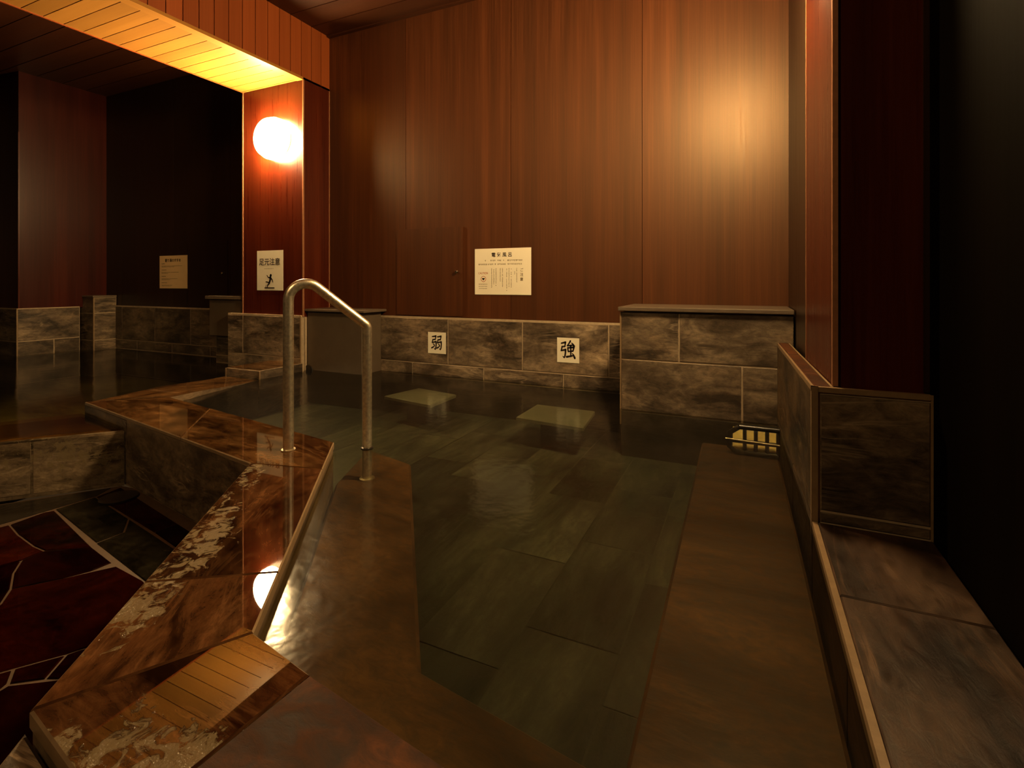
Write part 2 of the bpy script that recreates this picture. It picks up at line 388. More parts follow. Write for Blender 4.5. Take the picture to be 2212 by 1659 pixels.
X3, Y3, Z3 = (1, 0, 0), (0, 1, 0), (0, 0, 1)
CEIL = 3.19
YW = 3.765          # face of the back wall cladding
YT = 3.74           # face of the tiled dado below it
XS = -3.679         # right side of the lamp pillar
XL = -4.477
YC = 3.43           # front of the lamp pillar
ZB = 2.66           # underside of the beam
TOP = 0.045         # top of the stone coping
FL = -0.33          # bathhouse floor
BENCH, DEEP = -0.15, -0.30
def rx(y): return (1.93 - y) * 0.028   # the right side closes in slightly with distance
XR = 0.200          # face of low wall at the near end
XK = 0.262          # pillar / side wall face

# ------------------------------------------------------------------ walls
mb = MB()
mb.box((XS - .05, YW, -0.4), (0.40, YW + .10, CEIL), 'gap')
seams = [XS - .05, -2.776, -1.737, -0.686, 0.40]
for a, b in zip(seams, seams[1:]):
    mb.box((a + .002, YW - .012, 0.505), (b - .002, YW + .01, CEIL), 'wall')
wall_back = struct(mb, 'wall_back')

mb = MB()
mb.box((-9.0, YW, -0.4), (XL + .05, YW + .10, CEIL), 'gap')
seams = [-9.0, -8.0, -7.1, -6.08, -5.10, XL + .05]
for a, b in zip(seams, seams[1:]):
    mb.box((a + .002, YW - .012, 0.505), (b - .002, YW + .01, CEIL), 'wall_shaded')
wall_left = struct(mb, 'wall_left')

# right: side wall, pillar and the shaded wall beside the camera
mb = MB()
ys = [2.62, 3.2, 3.77]
for a, b in zip(ys, ys[1:]):
    mb.prism([(.250, a), (.250, b - .002), (.6, b - .002), (.6, a)], -0.4, CEIL, 'wall_shaded')
mb.prism([(.515, 1.97), (.615, 1.97), (.615, -2.2), (.515, -2.2)], -0.4, CEIL, 'wall_in_shadow')
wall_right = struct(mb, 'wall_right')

mb = MB()
mb.prism([(XK, 1.975), (.55, 1.975), (.55, 2.615), (XK + rx(2.62), 2.615)], -0.4, CEIL, 'red')
mb.prism([(XK - .004, 1.965), (XK + .012, 1.965), (XK + .012, 1.985), (XK - .004, 1.985)], 0.46, CEIL, 'edge')
mb.prism([(XK - .002 + rx(2.62), 2.605), (XK + .01, 2.605), (XK + .01, 2.62), (XK - .002 + rx(2.62), 2.62)], 0.46, CEIL, 'edge')
mb.prism([(.50, 1.968), (.515, 1.968), (.515, 1.985), (.50, 1.985)], 0.46, CEIL, 'wall_shaded')
struct(mb, 'pillar', 'red wooden pillar rising behind the low tiled wall at the right', 'pillar')

mb = MB()
mb.box((XL, YC, 0.49), (XS, YW, ZB + .02), 'red')
for x in (XL, XS):
    mb.box((x - .006, YC - .005, 0.49), (x + .006, YC + .008, ZB), 'edge')
mb.box((XS - .006, YW - .02, 0.49), (XS + .004, YW - .008, ZB), 'edge')
struct(mb, 'pillar', 'red wooden pillar carrying the lit round lamp', 'pillar')

mb = MB()
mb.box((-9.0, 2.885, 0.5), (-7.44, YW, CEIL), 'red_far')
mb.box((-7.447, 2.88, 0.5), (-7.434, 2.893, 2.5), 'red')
struct(mb, 'pillar', 'shaded red wooden pillar at the far left end of the left pool', 'pillar')
mb = MB()
mb.box((-9.1, -2.2, -0.4), (-9.0, YW, CEIL), 'wall_shaded')
struct(mb, 'wall_far_left')

# ceiling boards, running along the back wall
mb = MB()
mb.box((-9.1, -2.3, CEIL + .012), (0.62, YW + .1, CEIL + .1), 'gap')
y = YW
while y > -2.2:
    mb.box((-9.1, y - .235, CEIL - .006), (0.62, y - .004, CEIL + .02), 'ceil', udir=X3)
    y -= .24
mb.box((XS, YW - .05, CEIL - .02), (0.3, YW - .012, CEIL), 'ceil', udir=X3)
struct(mb, 'ceiling')

# boarded beam with its bright underside
mb = MB()
mb.box((XL + .02, -1.6, ZB + .02), (XS - .02, YW, CEIL), 'gap')
y = YW
k = 0
while y > -1.5:
    mb.box((XS - .02, y - .119 + .003, ZB), (XS, y - .003, CEIL - .006), 'plank', udir=Y3)
    mb.box((XL, y - .119 + .003, ZB + .002), (XL + .02, y - .003, CEIL - .006), 'plank', udir=Y3)
    if y - .119 < YC + .05:
        mb.box((XL + .015, y - .119 + .003, ZB), (XS - .075, y - .003, ZB + .02), 'soffit', udir=X3)
    y -= .119
mb.box((XS - .075, -1.5, ZB - .004), (XS + .002, YC, ZB + .021), 'soffit', udir=Y3)
mb.box((XL, -1.5, ZB - .004), (XL + .015, YC, ZB + .021), 'plank', udir=Y3)
struct(mb, 'ceiling_beam', 'cedar boarded ceiling beam with golden lit underside', 'beam')

# ------------------------------------------------------------------ tiled dado walls
def dado(mb, x0, x1, yf, rows, mat, cap=None, depth=0.10):
    """rows: list of (z0, z1, [seam x...]); tiled face looks to -Y at y = yf"""
    z0 = min(r[0] for r in rows); z1 = max(r[1] for r in rows)
    mb.box((x0, yf, z0), (x1, yf + depth, z1 + (cap or 0)), 'grout')
    for a, b, sm in rows:
        xs = [x0] + sm + [x1]
        mb.tiles((0, yf, 0), X3, Z3, [(p, max(a, -.015), q, b) for p, q in zip(xs, xs[1:])], mat)
        if a < -.02: mb.tiles((0, yf, 0), X3, Z3, [(x0, a, x1, -.016)], 'sunk')
mb = MB()
dado(mb, -3.05, -0.728, YT, [(-.34, .098, [-2.69, -1.975, -1.283]), (.098, .49, [-2.321, -1.627, -.928])], 'tile', .012)
struct(mb, 'wall_back_dado', 'slate tiled low wall behind the main bath carrying two character plates', 'wall')
mb = MB()
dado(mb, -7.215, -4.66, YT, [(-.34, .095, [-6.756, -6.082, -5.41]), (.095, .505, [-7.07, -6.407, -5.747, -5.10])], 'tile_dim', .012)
struct(mb, 'wall_left_dado', 'dim slate tiled low wall behind the left pool', 'wall')
# low wall under the lamp pillar
mb = MB()
dado(mb, -4.66, -3.685, 3.405, [(-.34, .115, []), (.115, .49, [-4.44])], 'tile', .012, depth=.05)
mb.box((-4.535, 3.45, -.34), (-3.685, 3.745, .502), 'grout')
mb.box((-3.689, 3.40, 0.0), (-3.681, 3.41, .50), 'trim')
struct(mb, 'wall_pillar_base', 'slate tiled low wall under the red lamp pillar', 'wall')

# far left tiled block, and the taller one in the corner
mb = MB()
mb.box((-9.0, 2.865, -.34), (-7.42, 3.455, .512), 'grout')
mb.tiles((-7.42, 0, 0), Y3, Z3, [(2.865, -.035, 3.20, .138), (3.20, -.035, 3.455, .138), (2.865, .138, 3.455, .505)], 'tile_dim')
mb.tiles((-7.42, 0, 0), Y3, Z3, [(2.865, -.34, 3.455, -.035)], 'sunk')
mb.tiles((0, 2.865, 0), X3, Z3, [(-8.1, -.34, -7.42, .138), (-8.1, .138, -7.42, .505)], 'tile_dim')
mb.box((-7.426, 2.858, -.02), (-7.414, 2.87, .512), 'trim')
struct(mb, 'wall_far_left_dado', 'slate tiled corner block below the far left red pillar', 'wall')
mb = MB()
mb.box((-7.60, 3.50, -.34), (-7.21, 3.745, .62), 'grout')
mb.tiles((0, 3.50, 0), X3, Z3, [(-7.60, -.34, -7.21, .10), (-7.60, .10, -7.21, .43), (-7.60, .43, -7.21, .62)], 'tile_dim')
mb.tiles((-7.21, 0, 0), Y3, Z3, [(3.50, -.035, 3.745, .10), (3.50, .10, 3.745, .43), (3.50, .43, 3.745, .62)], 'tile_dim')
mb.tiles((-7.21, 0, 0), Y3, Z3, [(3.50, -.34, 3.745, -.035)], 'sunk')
mb.box((-7.216, 3.494, -.02), (-7.204, 3.506, .62), 'trim')
t = thing('tiled_pedestal', 'tall narrow slate tiled block in the far left corner of the left pool', 'pedestal', (-7.4, 3.62, -.34))
mb.build('body', t)
m2 = MB(); m2.box((-7.61, 3.488, .622), (-7.20, 3.745, .645), 'lid'); m2.build('lid', t, bevel=.003)

# ------------------------------------------------------------------ stone block with grey lid (right of the back wall)
BX1 = 0.245
t = thing('tiled_block', 'big slate tiled block with grey stone lid in front of the back wall', 'block', (-.25, 3.49, -.34))
mb = MB()
mb.box((-.724, 3.249, -.34), (BX1 - .004, YT - .006, .615), 'grout')
mb.tiles((0, 3.249, 0), X3, Z3, [(-.728, -.012, -.022, .316), (-.022, -.012, BX1, .316), (-.728, .316, -.372, .617), (-.372, .316, BX1, .617)], 'tile')
mb.tiles((0, 3.249, 0), X3, Z3, [(-.728, -.34, BX1, -.012)], 'sunk')
mb.tiles((-.724, 0, 0), (0, -1, 0), Z3, [(-YT, -.34, -3.249, .316), (-YT, .316, -3.249, .617)], 'tile')
mb.box((-.733, 3.24, -.1), (-.724, 3.252, .617), 'trim')
mb.build('body', t)
m2 = MB(); m2.box((-.742, 3.222, .622), (BX1 - .002, YT + .005, .648), 'lid'); m2.build('lid', t, bevel=.004)

# ------------------------------------------------------------------ brown chest in the corner by the pillar
t = thing('enamel_chest', 'brown chest with overhanging lid in the pool corner beside the lamp pillar', 'chest', (-3.35, 3.6, -.3))
mb = MB(); mb.box((-3.675, 3.475, -.30), (-3.035, YT - .005, .535), 'box'); mb.build('body', t, bevel=.006)
m2 = MB(); m2.box((-3.715, 3.445, .540), (-2.985, YT + .01, .562), 'lid'); m2.build('lid', t, bevel=.004)
m3 = MB(); m3.lathe((-3.655, 3.468, -.0), (0, 1, 0), [(0, .0), (0, .045), (.006, .05)], 'black'); m3.build('shadow_disc', t)  # black disc drawn in place of the arched shadow at the chest's corner

# small stone box with a lip, on the corner of the left dado
t = thing('ledge_box', 'small grey box with lidded top between the left wall and lamp pillar', 'box', (-4.85, 3.6, .25))
mb = MB(); mb.box((-5.02, 3.46, .262), (-4.545, YT - .006, .632), 'box'); mb.build('body', t, bevel=.004)
m2 = MB(); m2.box((-5.055, 3.435, .634), (-4.515, YT + .01, .668), 'lid'); m2.build('lid', t, bevel=.004)
mb = MB()
dado(mb, -4.97, -4.67, 3.50, [(-.34, .06, []), (.06, .258, [])], 'tile_dim', depth=.225)
tag(mb.build('tiled_pier'), 'short tiled pier standing in water under the small grey box', 'pier')

# ------------------------------------------------------------------ stone coping around the main bath
def P(px, py, z=TOP): return atz2((px, py), z)
def isect(p, q, r, s):
    p, q, r, s = map(V, (p, q, r, s)); d1, d2 = q - p, s - r
    den = d1.x * d2.y - d1.y * d2.x
    tt = ((r - p).x * d2.y - (r - p).y * d2.x) / den
    v = p + d1 * tt; return (v.x, v.y)
def ext(p, q, x):
    tt = (x - p[0]) / (q[0] - p[0]); return (x, p[1] + (q[1] - p[1]) * tt)
a0, aFar, aIn, aOut = P(183, 868), P(368, 858), P(540, 1000), P(722, 955)
bIn, bOut = P(62, 1535), P(548, 1365)
cOut1, cOut2 = P(670, 1455), P(970, 1659)
cIn1 = P(151, 1659)
cOutE, cInE = ext(cOut1, cOut2, .50), ext(bIn, cIn1, .50)
jA1, jA2 = P(390, 944.5), P(455, 881.8)
jB0 = P(697, 1013)
jB1, jB2 = P(310, 1257), P(603, 1235)
jC = isect(P(670, 1455), P(430, 1650), bIn, cIn1)
dA = (V(aOut) - V(aFar)).normalized().to_3d(); dB = (V(bOut) - V(aOut)).normalized().to_3d(); dC = (V(cOut2) - V(cOut1)).normalized().to_3d()

coping = thing('stone_coping', 'wet slate coping that zigzags round the main bath holding the handrail', 'coping', (-1.3, 1.0, FL))
core = MB()
for poly in ([a0, aFar, aOut, aIn], [aIn, aOut, bOut, bIn], [bIn, bOut, cOut1, cOutE, cInE]):
    core.prism(inset_poly(poly if sum(p[0] * q[1] - q[0] * p[1] for p, q in zip(poly, poly[1:] + poly[:1])) > 0 else poly[::-1], .004), FL - .01, TOP - .006, 'wetwall2', sidemat='wetwall2')
def side(mb, p, q, z0, z1, splits, mat):
    """tiled vertical face from p to q (2d), outward is to the right of p->q"""
    p, q = V(p), V(q); d = (q - p); L = d.length; d.normalize()
    xs = [0] + [s * L for s in splits] + [L]
    mb.tiles((p.x, p.y, 0), (d.x, d.y, 0), Z3, [(a, z0, b, z1) for a, b in zip(xs, xs[1:])], mat, t=.001, g=.003)
side(core, a0, aIn, FL, TOP - .012, [.34], 'wetwall2')
core.build('core', coping)
def top_slab(poly, mat, d, edges):
    m = MB(); m.slab(poly, TOP - .03, TOP, mat, ch=.004, inset=.0008, udir=d, sidemat='trim', edges=edges); return m.build('coping_slab', coping)
top_slab([a0, aFar, jA2, jA1], 'coping_flood', dA, [0, 1, 0, 1])
top_slab([jA1, jA2, aOut, jB0, aIn], 'coping_flood', dA, [0, 1, 1, 0, 1])
top_slab([aIn, jB0, jB2, jB1], 'coping', dB, [0, 1, 0, 1])
top_slab([jB1, jB2, bOut, bIn], 'coping', dB, [0, 1, 0, 1])
top_slab([bIn, bOut, cOut1, jC], 'coping_c', dC, [0, 1, 0, 1])
top_slab([jC, cOut1, cOutE, cInE], 'coping_dry', dC, [0, 0, 1, 1])['label'] = 'drier matt slab nearest the viewer'

# ledge that the left pool spills over, facing the sunken floor
e1 = atz2((262, 930), -.03); e0 = atz2((0, 955), -.03)
eN = isect(e0, e1, a0, aIn); ed = (V(e0) - V(e1)).normalized(); eF = tuple(V(e0) + ed * 1.6)
en = V((-ed.y, ed.x));
if en.x > 0: en = -en
w = .26
mb = MB()
on = (V(aIn) - V(a0)).normalized(); on = V((on.y, -on.x)); al = (V(a0) - V(aIn)).normalized()
poly = [tuple(V(eN) + on * .004), eF, tuple(V(eF) + en * w), tuple(V(a0) + on * .004 + al * .03)]
mb.slab(poly, FL - .01, -.03, 'coping_flood', ch=.006, udir=ed.to_3d(), sidemat='wetwall')
L0 = (V(eN) - V(eF)).length
s70 = (V(atz2((70, 948), -.03)) - V(eF)).length
mb.tiles((eF[0], eF[1], 0), (-ed.x, -ed.y, 0), Z3, [(s70 - .62, FL + .005, s70, -.04), (s70, FL + .005, L0, -.04)], 'wetwall', t=.003, g=.003)
tag(mb.build('overflow_ledge'), 'wet slate ledge where the left pool spills toward the sunken floor', 'ledge')

# strip dividing the two pools, running back from the coping to the step
mb = MB()
dx0, dx1 = -4.064, -3.655
g = [(2.05, TOP - .003), (2.35, TOP - .01), (2.75, .004), (2.935, -.001)]
yl0 = a0[1]
for i in range(3):
    (ya, za), (yb, zb) = g[i], g[i + 1]
    xl = lambda y: a0[0] + (dx0 - a0[0]) * min(1, (y - a0[1]) / (2.95 - a0[1]))
    xr = lambda y: aFar[0] + (dx1 - aFar[0]) * min(1, max(0, (y - aFar[1]) / (2.95 - aFar[1])))
    yA = [ya, yb]
    la, lb = (xl(ya), ya, za), (xl(yb), yb, zb)
    if i == 0: la = (a0[0] + .02, a0[1] + .03, za); ra = (aFar[0] - .012, aFar[1] + .006, za)
    else: ra = (xr(ya), ya, za)
    rb = (xr(yb), yb, zb)
    dn = lambda p: (p[0], p[1], -.36)
    mb.poly([la, ra, rb, lb], 'coping_flood', .4, Y3)
    mb.poly([ra, dn(ra), dn(rb), rb], 'wetwall2', .6)
    mb.poly([lb, dn(lb), dn(la), la], 'wetwall2', .6)
tag(mb.build('dividing_strip'), 'flooded stone strip dividing the left pool from the main bath', 'divider')

mb = MB()
mb.slab([(dx0, 2.95), (dx1, 2.95), (dx1, 3.40), (dx0, 3.40)], -.36, .073, 'coping_flood', ch=.006, sidemat='tile')
for x, y in ((dx1, 2.95), (dx0, 2.95)):
    mb.box((x - .005, y - .004, -.05), (x + .005, y + .006, .068), 'trim')
tag(mb.build('stone_step'), 'square slate step block at the water in front of the lamp pillar', 'step')

# threshold slab at the near end of the coping
mb = MB()
k0, k1 = atz2((60, 1575), .012), atz2((0, 1650), .012)
kd = (V(k1) - V(k0)).normalized()
mb.slab([tuple(V(k0) - V((0, .004))), tuple(V(k0) + kd * 1.0), (.3, k0[1] - .75), (.5, cInE[1] - .006), (cIn1[0], cIn1[1] - .006)], FL, .012, 'wetwall2', ch=.006, sidemat='wetwall2')
tag(mb.build('threshold_slab'), 'lower slate slab in the bottom left corner below the coping', 'slab')

# ------------------------------------------------------------------ right: low wall, ledge
mb = MB()
yn, yf = 1.935, 3.243
pol = [(XR, yn), (.514, yn), (.514, 1.962), (XK - .004, 1.962), (XK - .006 + rx(yf), yf), (XR + rx(yf), yf)]
zt = .462
mb.prism(pol, -.34, zt - .012, 'grout')
Ld = V((XR + rx(yf), yf)) - V((XR, yn)); L = Ld.length; Ld.normalize()
# inner face (towards the bath)
mb.tiles((XR + rx(yf), yf, 0), (-Ld.x, -Ld.y, 0), Z3, [(0, -.34, L * .58, .03), (L * .58, -.34, L, .03), (0, .03, L - .006, zt - .016)], 'inner')
# front face
mb.tiles((0, yn, 0), X3, Z3, [(XR + .016, .055, .512, zt - .022), (XR + .016, .016, .512, .055)], 'tile_dim')
# trims
mb.box((XR - .006, yn - .008, -.02), (XR + .013, yn + .012, zt - .002), 'trim')
mb.box((XR - .006, yn - .007, zt - .018), (.514, yn + .010, zt - .002), 'trim')
mb.box((.508, yn - .006, .0), (.514, yn + .01, zt - .002), 'trim')
# top slabs
cuts = [0, .20, .62, 1]
for a, b in zip(cuts, cuts[1:]):
    ya, yb = yn + .012 + (yf - yn - .012) * a, yn + .012 + (yf - yn - .012) * b
    mb.slab([(XR + .004 + rx(ya), ya + .003), (XK - .012 + rx(ya), ya + .003), (XK - .012 + rx(yb), yb - .003), (XR + .004 + rx(yb), yb - .003)], zt - .014, zt, 'coping_dry', ch=.003, udir=(0, 1, 0))
mb.prism([(XR - .004, yn + .01), (XR + .004, yn + .01), (XR + .004 + rx(yf), yf), (XR - .004 + rx(yf), yf)], zt - .02, zt - .003, 'trim')
mb.prism([(XK - .011, yn + .01), (XK - .004, yn + .01), (XK - .004 + rx(yf), yf), (XK - .011 + rx(yf), yf)], zt - .02, zt - .001, 'trim')
tag(mb.build('low_tiled_wall'), 'low slate wall with pale tile edging in front of the right pillar', 'low wall')

mb = MB()
mb.prism([(XR, yn - .01), (.512, yn - .01), (.512, .68), (XR, .68)], -.36, .010, 'grout')
for a, b in ((1.495, yn - .012), (.85, 1.495), (.68, .85)):
    mb.slab([(XR + .012, a + .002), (.512, a + .002), (.512, b - .002), (XR + .012, b - .002)], .0, .022, 'ledge', ch=.004, udir=Y3)
mb.box((XR - .004, .68, -.02), (XR + .011, yn - .012, .020), 'trim')
mb.tiles((XR, 0, 0), (0, -1, 0), Z3, [(-yn, -.34, -1.3, .0), (-1.3, -.34, -.68, .0)], 'underwater', t=.002)
tag(mb.build('side_ledge'), 'dark slate ledge at water level along the right wall', 'ledge')

# ------------------------------------------------------------------ under the water
mb = MB()
mb.prism([(dx1 + .002, 2.3), tuple(V(aFar) + V((.01, .02))), aOut, bOut, cOut1, (XR, .70), (XR + rx(YT), YT), (dx1 + .002, YT)], DEEP - .06, DEEP - .002, 'deep', .1, udir=Y3)
FX = [-3.64 + .30 * i for i in range(13)]
for i, x in enumerate(FX):
    yy = .9 - (.2 if i % 2 else 0)
    while yy < 3.7:
        mb.poly([(min(x + .003, .1), yy + .003, DEEP), (min(x + .297, .14), yy + .003, DEEP), (min(x + .297, .14), min(yy + .597, 3.72), DEEP), (min(x + .003, .1), min(yy + .597, 3.72), DEEP)], 'deep_shaded' if yy < 1.35 else 'deep', None, Y3) if (x > -1.2 or yy > 2.3) and (x > -1.9 or yy > 2.4) else None
        yy += .60
struct(mb, 'floor_main_pool', None, None)
mb = MB()
u1, u2, u3 = atz2((887, 1002), BENCH), atz2((910, 1447), BENCH), atz2((1155, 1629), BENCH)
u3 = ext(u2, (u2[0] + dC.x, u2[1] + dC.y), -.226)
uF = atz2((795, 970), BENCH)
mb.slab([uF, u1, u2, u3, (-.226, ext(cOut1, cOut2, -.226)[1] + .004), tuple(V(cOut1) + V((.002, .004))), tuple(V(bOut) + V((.004, .004))), tuple(V(aOut) + V((.006, .004)))], DEEP - .02, BENCH, 'underwater', ch=.01, udir=dA)
tag(mb.build('sunken_bench'), 'brown submerged stone bench along the left coping of the main bath', 'bench')
mb = MB()
xb0, xb1 = atz2((1514, 951), BENCH)[0], atz2((1398, 1649), BENCH)[0]
mb.slab([(-.212, .70), (XR - .003, .70), (XR - .003 + rx(3.24), 3.24), (-.240, 3.235)], DEEP - .02, BENCH, 'underwater', ch=.01, udir=X3)
tag(mb.build('sunken_bench'), 'brown submerged stone bench along the right low wall', 'bench')
for q, lab in (([(830, 855), (905, 838), (985, 852), (930, 874)], 'pale slab seat under the water below the left character plate'),
               ([(1115, 900), (1160, 873), (1285, 888), (1260, 923)], 'pale slab seat under the water below the right character plate')):
    mb = MB(); pl = [atz2(p, -.10) for p in q]
    mb.slab(pl, -.125, -.10, 'slab', ch=.006)
    o = tag(mb.build('submerged_seat'), lab, 'seat', 'pale seats under the two character plates')
    mb = MB()
    cx = sum(p[0] for p in pl) / 4; cy = sum(p[1] for p in pl) / 4
    mb.box((cx - .09, cy - .08, DEEP), (cx + .09, cy + .08, -.125), 'sunk'); ch = mb.build('pedestal'); ch.parent = o

mb = MB()
mb.box((-9.0, -2.2, -.42), (-3.7, YT + .05, -.36), 'deep_left')
struct(mb, 'floor_left_pool')

# water sheets
mb = MB()
mb.flat([(x, y) for x, y in (aFar, (dx1 + .0, 2.94), (dx1, 3.42), (XS, 3.46), (XS, YT), (XR + rx(YT), YT), (XR + rx(1.93), 1.93), (XR, .66), ext(cOut1, cOut2, XR), cOut1, bOut, aOut)], 0, 'water')
tag(mb.build('pool_water'), 'still dark green water filling the main bath', 'water', kind='stuff')
mb = MB(); zl = -.020
lp = [tuple(V(eN) + V((-.004, .004))), tuple(V(eF)), (-8.9, -.5), (-8.9, 2.85), (-7.40, 2.85), (-7.40, 3.46), (-7.39, 3.49), (-7.203, 3.493), (-7.203, YT - .006), (-4.98, YT - .006), (-4.98, 3.49), (-4.67, 3.49), (-4.66, 3.40), (-4.07, 3.40), (-4.07, 2.945), (dx1 - .01, 2.95), (dx1 - .02, 2.6), (-3.9, 2.4), tuple(V(a0) + V((.05, .03)))]
mb.flat(lp, zl, 'water_left')
tag(mb.build('pool_water'), 'shallow brownish water filling the left pool', 'water', kind='stuff')

# ------------------------------------------------------------------ sunken flagstone floor
mb = MB()
zf = FL
mb.prism([atz2((-420, 1180), zf), atz2((0, 1088), zf), atz2((262, 1048), zf), (aIn[0] + .1, aIn[1] + .3), (bIn[0] + .4, bIn[1]), (0.5, .3), (.5, -2.2), (-5, -2.2)], zf - .05, zf - .004, 'flag_grout')
stones = {
 'flag': [[(21, 1133), (93, 1107), (119, 1102), (199, 1180), (147, 1186), (96, 1189), (73, 1179), (39, 1154)],
  [(-160, 1180), (21, 1133), (39, 1154), (73, 1179), (96, 1189), (46, 1210), (0, 1222), (-160, 1255)],
  [(46, 1210), (96, 1189), (147, 1186), (199, 1180), (243, 1214), (199, 1232), (135, 1249), (23, 1272), (29, 1237)],
  [(-160, 1257), (0, 1222), (46, 1210), (29, 1237), (23, 1270), (0, 1305), (-160, 1420)],
  [(23, 1272), (135, 1249), (199, 1234), (253, 1222), (309, 1252), (350, 1290), (250, 1380), (171, 1403), (143, 1412), (76, 1430), (0, 1451), (-160, 1490), (-160, 1420), (0, 1305)],
  [(30, 1444), (143, 1413), (97, 1466), (18, 1477)],
  [(-160, 1492), (0, 1453), (28, 1445), (17, 1474), (0, 1488), (-160, 1570)],
  [(143, 1413), (171, 1403), (250, 1382), (220, 1452), (121, 1466), (97, 1466)],
  [(-160, 1572), (0, 1490), (18, 1479), (121, 1467), (220, 1454), (200, 1600), (0, 1800), (-300, 1800)],
  [(207, 1073), (262, 1052), (385, 1130), (333, 1150)], [(333, 1150), (385, 1130), (480, 1190), (440, 1225)]],
 'flag_grey': [[(119, 1100), (207, 1073), (267, 1149), (207, 1172)], [(207, 1173), (268, 1150), (333, 1150), (440, 1225), (370, 1300)]]}
stones['flag_grey'] = [[(119, 1100), (207, 1073), (278, 1119), (267, 1149), (207, 1172)], [(207, 1173), (268, 1149), (279, 1120), (440, 1225), (370, 1300)]]
for mt, lst in stones.items():
    for pl in lst:
        mb.slab([atz2(p, zf) for p in pl], zf - .012, zf, mt, ch=.003, inset=.0032, rnd=random.random())
mb.slab([atz2(p, zf) for p in ((-420, 1180), (0, 1090), (240, 1053), (207, 1071), (93, 1105), (0, 1132), (-420, 1250))], zf - .02, zf - .002, 'gutter', ch=.002)
struct(mb, 'floor', 'dark red flagstone floor sunken at the lower left', 'floor')

# round black drain in the floor corner
mb = MB(); c = atz((256, 1076), FL)
mb.lathe(c, Z3, [(0, .085), (.008, .085), (.012, .07), (.010, .0)], 'black')
tag(mb.build('floor_drain', smooth=True), 'round black drain in the corner of the flagstone floor', 'drain')

# ------------------------------------------------------------------ handrail
p1 = atz((623, 972), TOP); p2 = atz((793, 968), 0.0)
hd = (p2 - p1); hd.z = 0; hl = hd.length; hd.normalize(); hn = V((-hd.y, hd.x, 0))
def onrail(px, py):
    r = ray(px, py); tt = (p1 - EYE).dot(hn) / r.dot(hn); q = EYE + r * tt
    return ((q - p1).dot(hd), q.z)
sA, zA = onrail(690, 624); sB, zB_ = onrail(775, 690)
slope = (zB_ - zA) / (sB - sA)
def zline(s): return zA + slope * (s - sA)
def rail_pt(s, z): return V((p1.x, p1.y, 0)) + hd * s + UP * z
def fillet(pts, rads, n=10):
    out = [V(pts[0])]
    for i in range(1, len(pts) - 1):
        a, b, c = V(pts[i - 1]), V(pts[i]), V(pts[i + 1]); d1 = (a - b).normalized(); d2 = (c - b).normalized()
        ang = d1.angle(d2); tl = rads[i - 1] / math.tan(ang / 2)
        q0, q1 = b + d1 * tl, b + d2 * tl; ctr = b + (d1 + d2).normalized() * (rads[i - 1] / math.sin(ang / 2))
        v0, v1 = q0 - ctr, q1 - ctr
        for k in range(n + 1):
            om = v0.angle(v1); w = (v0 * math.sin((1 - k / n) * om) + v1 * math.sin(k / n * om)) / math.sin(om); out.append(ctr + w)
    out.append(V(pts[-1])); return out
path = fillet([rail_pt(0, TOP + .001), rail_pt(0, zline(0)), rail_pt(hl, zline(hl)), rail_pt(hl, BENCH + .001)], [.075, .035])
t = thing('handrail', 'bent stainless steel handrail standing on the coping and dipping into the bath', 'handrail', (p1.x, p1.y, TOP))
mb = MB(); mb.tube(path, .0228, 'steel', 24); mb.build('tube', t, smooth=True)
mb = MB(); mb.lathe(rail_pt(0, TOP + .001), Z3, [(0, .031), (.004, .031), (.006, .024)], 'steel', 32); mb.build('base_collar', t, smooth=True)
mb = MB(); mb.lathe(rail_pt(hl, -.004), Z3, [(0, .024), (.002, .030), (.008, .030), (.012, .024)], 'black', 32); mb.build('rubber_ring', t, smooth=True)
mb = MB(); mb.lathe(rail_pt(hl, BENCH + .001), Z3, [(0, .036), (.006, .036), (.008, .024)], 'steel', 32); mb.build('base_collar', t, smooth=True)

# ------------------------------------------------------------------ round wall lamps
def lamp(loc, axis, label, group='round wall lamps', stand=0.0):
    t = thing('wall_lamp', label, 'lamp', loc, group)
    r = .195
    mb = MB(); mb.lathe(loc, axis, [(0, r - .02), (.02 + stand, r - .02), (.02 + stand, r - .04)], 'lampbase', 64); mb.build('base_ring', t, smooth=True)
    o = V(loc) + V(axis) * (.012 + stand)
    mb = MB(); mb.lathe(o, axis, [(0, r - .03), (.004, r), (.050, r), (.054, r - .014)], 'opal_rim', 64); mb.build('opal_rim', t, smooth=True)
    mb = MB(); pr = [(.054, r - .02), (.085, r - .016)] + [(.085 + .05 * math.sin(a), (r - .016) * math.cos(a) ** .7) for a in [x * math.pi / 2 / 9 for x in range(1, 9)]] + [(.135, .01)]
    mb.lathe(o, axis, pr, 'opal', 64); mb.build('opal_shade', t, smooth=True)
    return t
lc = aty((598, 302), YC)
lamp((lc.x, YC - .001, lc.z), (0, -1, 0), 'glowing round lamp on the red pillar above the slip warning')
lamp((XK - .001 + rx(2.4), 2.38, 2.27), (-1, 0, 0), 'round lamp high on the side of the right pillar', stand=.20)

